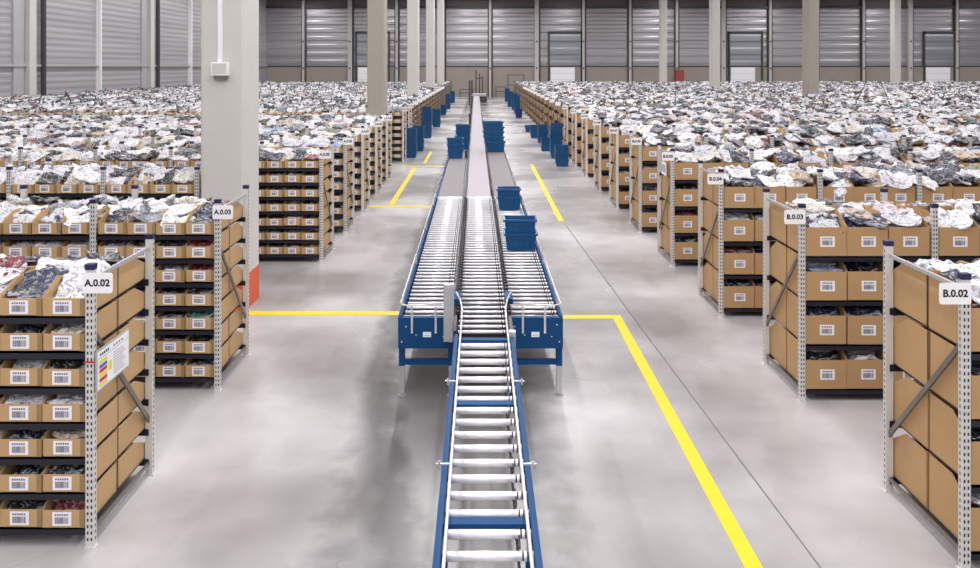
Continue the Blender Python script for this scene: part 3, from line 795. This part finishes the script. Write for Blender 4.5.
# tall grey sensor post and blue drive boxes at the junction
MB().box(-.455, -.335, .40, .48, .70, 1.36, 'galv').box(-.45, -.34, .392, .40, .72, 1.34, 'galv').build('sensor_post', ce)
for x in (-.31, .335): MB().box(x - .045, x + .045, 1.0, 1.35, ZT - .02, ZT + .09, 'blue').build('drive_housing', ce)
for x in (-.295, .32):
    mb = MB().box(x - .026, x + .026, .6, 9.4, ZT - .05, ZT + .018, 'matte_black'); q = .7
    while q < 9.3: mb.box(x - .012, x + .012, q, q + .05, ZT + .018, ZT + .026, 'dark'); q += .15
    mb.build('chain_guard', ce)
# belts beyond
cb = lane('belt_conveyor', 'long pale belt conveyor running down the middle of the aisle to the back wall', .02, .56, 18.75, 88.0, 0, deck='belt', legs=(3, 12, 21, 30, 40, 50, 60), side=('dark', 'dark'))
lb_ = lane('belt_conveyor', 'grey sliding bed behind the outer A side roller lane', -.632, .57, 18.75, 34.0, 0, deck='deck', legs=(3, 9, 14), side=('blue', 'dark'))
rb = lane('belt_conveyor', 'grey sliding bed behind the outer B side roller lane', .645, .57, 18.75, 34.0, 0, deck='deck', legs=(3, 9, 14), side=('dark', 'dark'))
for sg in (-1, 1):
    X = sg * .31
    MB().tube([(X, .3, ZT + .12), (X, 60, ZT + .12)], .012, 'dark', 6).build('guide_rail', cb)
for q, yy in enumerate((8, 15, 22, 29, 36, 43, 50)):
    MB().box(-.42, -.34, yy, yy + .12, .3, ZT + .25 + .2 * (q % 3), 'dark').box(-.46, -.34, yy - .05, yy + .3, .55, .8, 'dark').build('sensor_bracket', cb)
# far transfer machine at the end of the belt
tm = empty('transfer_station', 'grey transfer station with dark frame at the far end of the belt conveyor', 'machine', (-.1, 84, 0))
MB().box(-.75, .7, 0, 3, .9, 1.1, 'belt').build('table', tm)
MB().box(.0, .8, -.6, .6, .25, .88, 'dark').build('cabinet', tm)
for x in (-.95, -.72): MB().box(x - .08, x + .08, .2, .4, 0, 2.5, 'dark').build('mast', tm)
gt = empty('gate_frame', 'pair of tall dark uprights standing at the back wall beyond the conveyor', 'frame', (-.4, 103, 0))
for x in (-.1, .35, .7): MB().box(x - .07, x + .07, 0, .15, 0, 3.4 - x, 'dark').build('upright', gt)
MB().box(-.1, .7, .04, .1, 2.4, 2.5, 'dark').build('crossbar', gt)
for j, (X, w, h, lb2) in enumerate(((-2.5, 1.6, 1.1, 'low dark barrier at the back wall on the A side of the conveyor end'), (2.0, 1.2, 1.4, 'dark barrier standing against the back wall just past the conveyor end'), (3.5, 2.0, 2.9, 'tall dark barrier frame by the back wall behind the first B stacks'))):
    bfm = empty('safety_barrier', lb2, 'barrier', (X, 104, 0), 'barriers by the back wall')
    for x in (0, w): MB().box(x - .05, x + .05, 0, .1, 0, h, 'dark').build('upright', bfm)
    for z in (h * .55, h - .05): MB().box(0, w, .02, .08, z - .04, z + .04, 'dark').build('rail', bfm)
rc = MB().box(0, 1.1, 0, .8, 0, 3.4, 'rust').box(-.05, 1.15, -.02, .82, 3.4, 3.5, 'rust').box(-.02, .06, -.03, 0, 0, 3.4, 'dark').build('red_cabinet', None, (24.4, 103.5, 0))
tag(rc, 'rust red cabinet against the back wall beside a pillar', 'cabinet')

# ------------------------------------------------------------------ totes
def tote_mb(w=.50, d=.38, h=.27, mt='tote'):
    mb = MB(); t = .006; k = .88
    a, b = w / 2, d / 2; a2, b2 = a * k, b * k
    def ring(a, b, z): return [(-a, -b, z), (a, -b, z), (a, b, z), (-a, b, z)]
    o0, o1 = ring(a2, b2, 0), ring(a, b, h); i0, i1 = ring(a2 - t, b2 - t, t), ring(a - t, b - t, h)
    for q in range(4):
        w_ = (q + 1) % 4
        mb.quad([o0[q], o0[w_], o1[w_], o1[q]], mt); mb.quad([i0[w_], i0[q], i1[q], i1[w_]], mt); mb.quad([o1[q], o1[w_], i1[w_], i1[q]], mt)
    mb.quad(o0[::-1], mt); mb.quad(i0, mt)
    # ribs
    for x in (-.6, -.2, .2, .6):
        for sg in (-1, 1): mb.box(x * a - .006, x * a + .006, sg * b * .95 - .012, sg * b * .95 + .012, h * .35, h * .9, mt)
    return mb
def rim_mb(w=.50, d=.38, h=.27, mt='tote'):
    mb = MB(); a, b = w / 2 + .022, d / 2 + .022
    mb.box(-a, a, -b, -b + .018, h - .03, h + .004, mt).box(-a, a, b - .018, b, h - .03, h + .004, mt).box(-a, -a + .018, -b, b, h - .03, h + .004, mt).box(a - .018, a, -b, b, h - .03, h + .004, mt)
    mb.box(-.06, .06, -b - .004, -b + .004, h - .075, h - .045, mt)
    return mb
tb, tr = tote_mb().mesh('tote_body'), rim_mb().mesh('rim')
q = tote_mb(); q2 = rim_mb(); i = len(q.v); q.v += q2.v; q.f += [tuple(i + a for a in f) for f in q2.f]; q.m += q2.m; ts = q.mesh('plastic_tote')
q = tote_mb(mt='tote_dark'); q2 = rim_mb(mt='tote_dark'); i = len(q.v); q.v += q2.v; q.f += [tuple(i + a for a in f) for f in q2.f]; q.m += q2.m; td = q.mesh('plastic_tote')
def pos_name(k, n):
    if n == 1: return 'alone'
    if k == n - 1: return 'topmost of'
    if k == 0: return 'bottom one of'
    return '%s from the bottom of' % ordinal(k + 1)
def conv_stack(x, y, n, where, pitch=.22, rz=0, sc=1.0, lean=0.0):
    for k in range(n):
        t = empty('plastic_tote', 'blue tote, %s %s' % (pos_name(k, n), where), 'tote', (x + random.uniform(-.012, .012) + lean * k, y + random.uniform(-.01, .01), ZT + .018 + pitch * k), 'blue totes on the conveyor')
        t.rotation_euler.z = rz + random.uniform(-.03, .03); t.scale = (sc, sc, sc)
        link('tote_body', tb, t); link('rim', tr, t)
conv_stack(.655, 13.45, 2, 'the nearer pair on the B side roller lane')
conv_stack(.60, 17.2, 2, 'the second pair on the B side roller lane', .17, sc=.95)
conv_stack(.50, 28.8, 5, 'the ragged stack on the B side bed', .17, rz=.08, lean=-.012, sc=1.32)
conv_stack(-.80, 26.8, 3, 'the nearer stack on the A side bed', .18)
conv_stack(-.62, 29.6, 4, 'the farther stack on the A side bed', .2)
def floor_stack(x, y, h, mesh, where, pitch=.11):
    n = max(1, int(round((h - .27) / pitch)) + 1)
    for k in range(n):
        t = link('plastic_tote', mesh, None, (x + random.uniform(-.015, .015), y + random.uniform(-.01, .01), .0 + pitch * k), random.uniform(-.03, .03))
        tag(t, 'blue plastic tote, %s %s' % (pos_name(k, n), where), 'tote', 'blue totes stacked beside the racks')
fs = [(3.2, 32.5, .86, 'the nearest stack beside the B racks'), (3.25, 35.4, 1.45, 'the tall second stack beside the B racks'), (3.07, 38.3, .6, 'the short third stack beside the B racks'),
      (3.2, 42.3, .97, 'the fourth stack beside the B racks'), (3.0, 45.3, .74, 'the fifth stack beside the B racks'), (2.95, 49.7, .43, 'the sixth, lowest stack beside the B racks'),
      (2.95, 62.9, .68, 'the darker seventh stack beside the B racks'), (3.1, 69.7, 1.5, 'the eighth stack beside the B racks'), (3.1, 75, 1.45, 'the ninth stack beside the B racks'),
      (2.95, 81, 1.5, 'the tenth stack beside the B racks'), (3.0, 92, 1.5, 'the last stack beside the B racks'),
      (-2.97, 35.5, 1.22, 'the nearest stack beside the A racks'), (-2.85, 38.3, 1.15, 'the second stack beside the A racks'), (-2.9, 45.3, 1.75, 'the tall third stack beside the A racks'),
      (-2.8, 53.5, 1.2, 'the fourth stack beside the A racks'), (-2.95, 66.8, .8, 'the short fifth stack beside the A racks'), (-2.95, 76, 1.37, 'the sixth stack beside the A racks'), (-2.95, 89, 1.3, 'the farthest stack beside the A racks')]
for (x, y, h, lb2) in fs: floor_stack(x, y, h, td if 'darker' in lb2 else ts, lb2)

# ------------------------------------------------------------------ light: rows of strip lamps under the roof
def strip(x, y0, y1, e, w=0.5):
    la = bpy.data.lights.new('strip_light', 'AREA'); la.shape = 'RECTANGLE'; la.size = w; la.size_y = y1 - y0; la.energy = e * (y1 - y0)
    la.color = (1.0, 0.985, 0.985)
    o = link('strip_light', la, None, (x, (y0 + y1) / 2, ZC - 0.5)); return o
for x, k in ((-22, 1.3), (-11.5, .8), (-1.8, .95), (1.8, .95), (11.5, .8), (24, 1.3), (38, 1.25), (52, 1.2), (64, 1.0)): strip(x, -32, 103, 44 * k)
w = bpy.data.worlds.new('hall'); bpy.context.scene.world = w; w.use_nodes = True
w.node_tree.nodes['Background'].inputs[0].default_value = (0.9, 0.92, 1, 1); w.node_tree.nodes['Background'].inputs[1].default_value = 0.3

# ------------------------------------------------------------------ camera
cam = bpy.data.cameras.new('camera'); co = link('camera', cam, None, (0, 0, H)); co.rotation_euler = (PI / 2, 0, 0)
cam.sensor_fit = 'HORIZONTAL'; cam.sensor_width = 36; cam.lens = F / 980 * 36
cam.shift_x = (490 - 480) / 980; cam.shift_y = -(284 - 66.6) / 980
cam.clip_end = 400
sc = bpy.context.scene; sc.camera = co
sc.view_settings.view_transform = 'Standard'; sc.view_settings.look = 'None'; sc.view_settings.gamma = 1; sc.view_settings.use_curve_mapping = False
sc.view_settings.exposure = -0.05
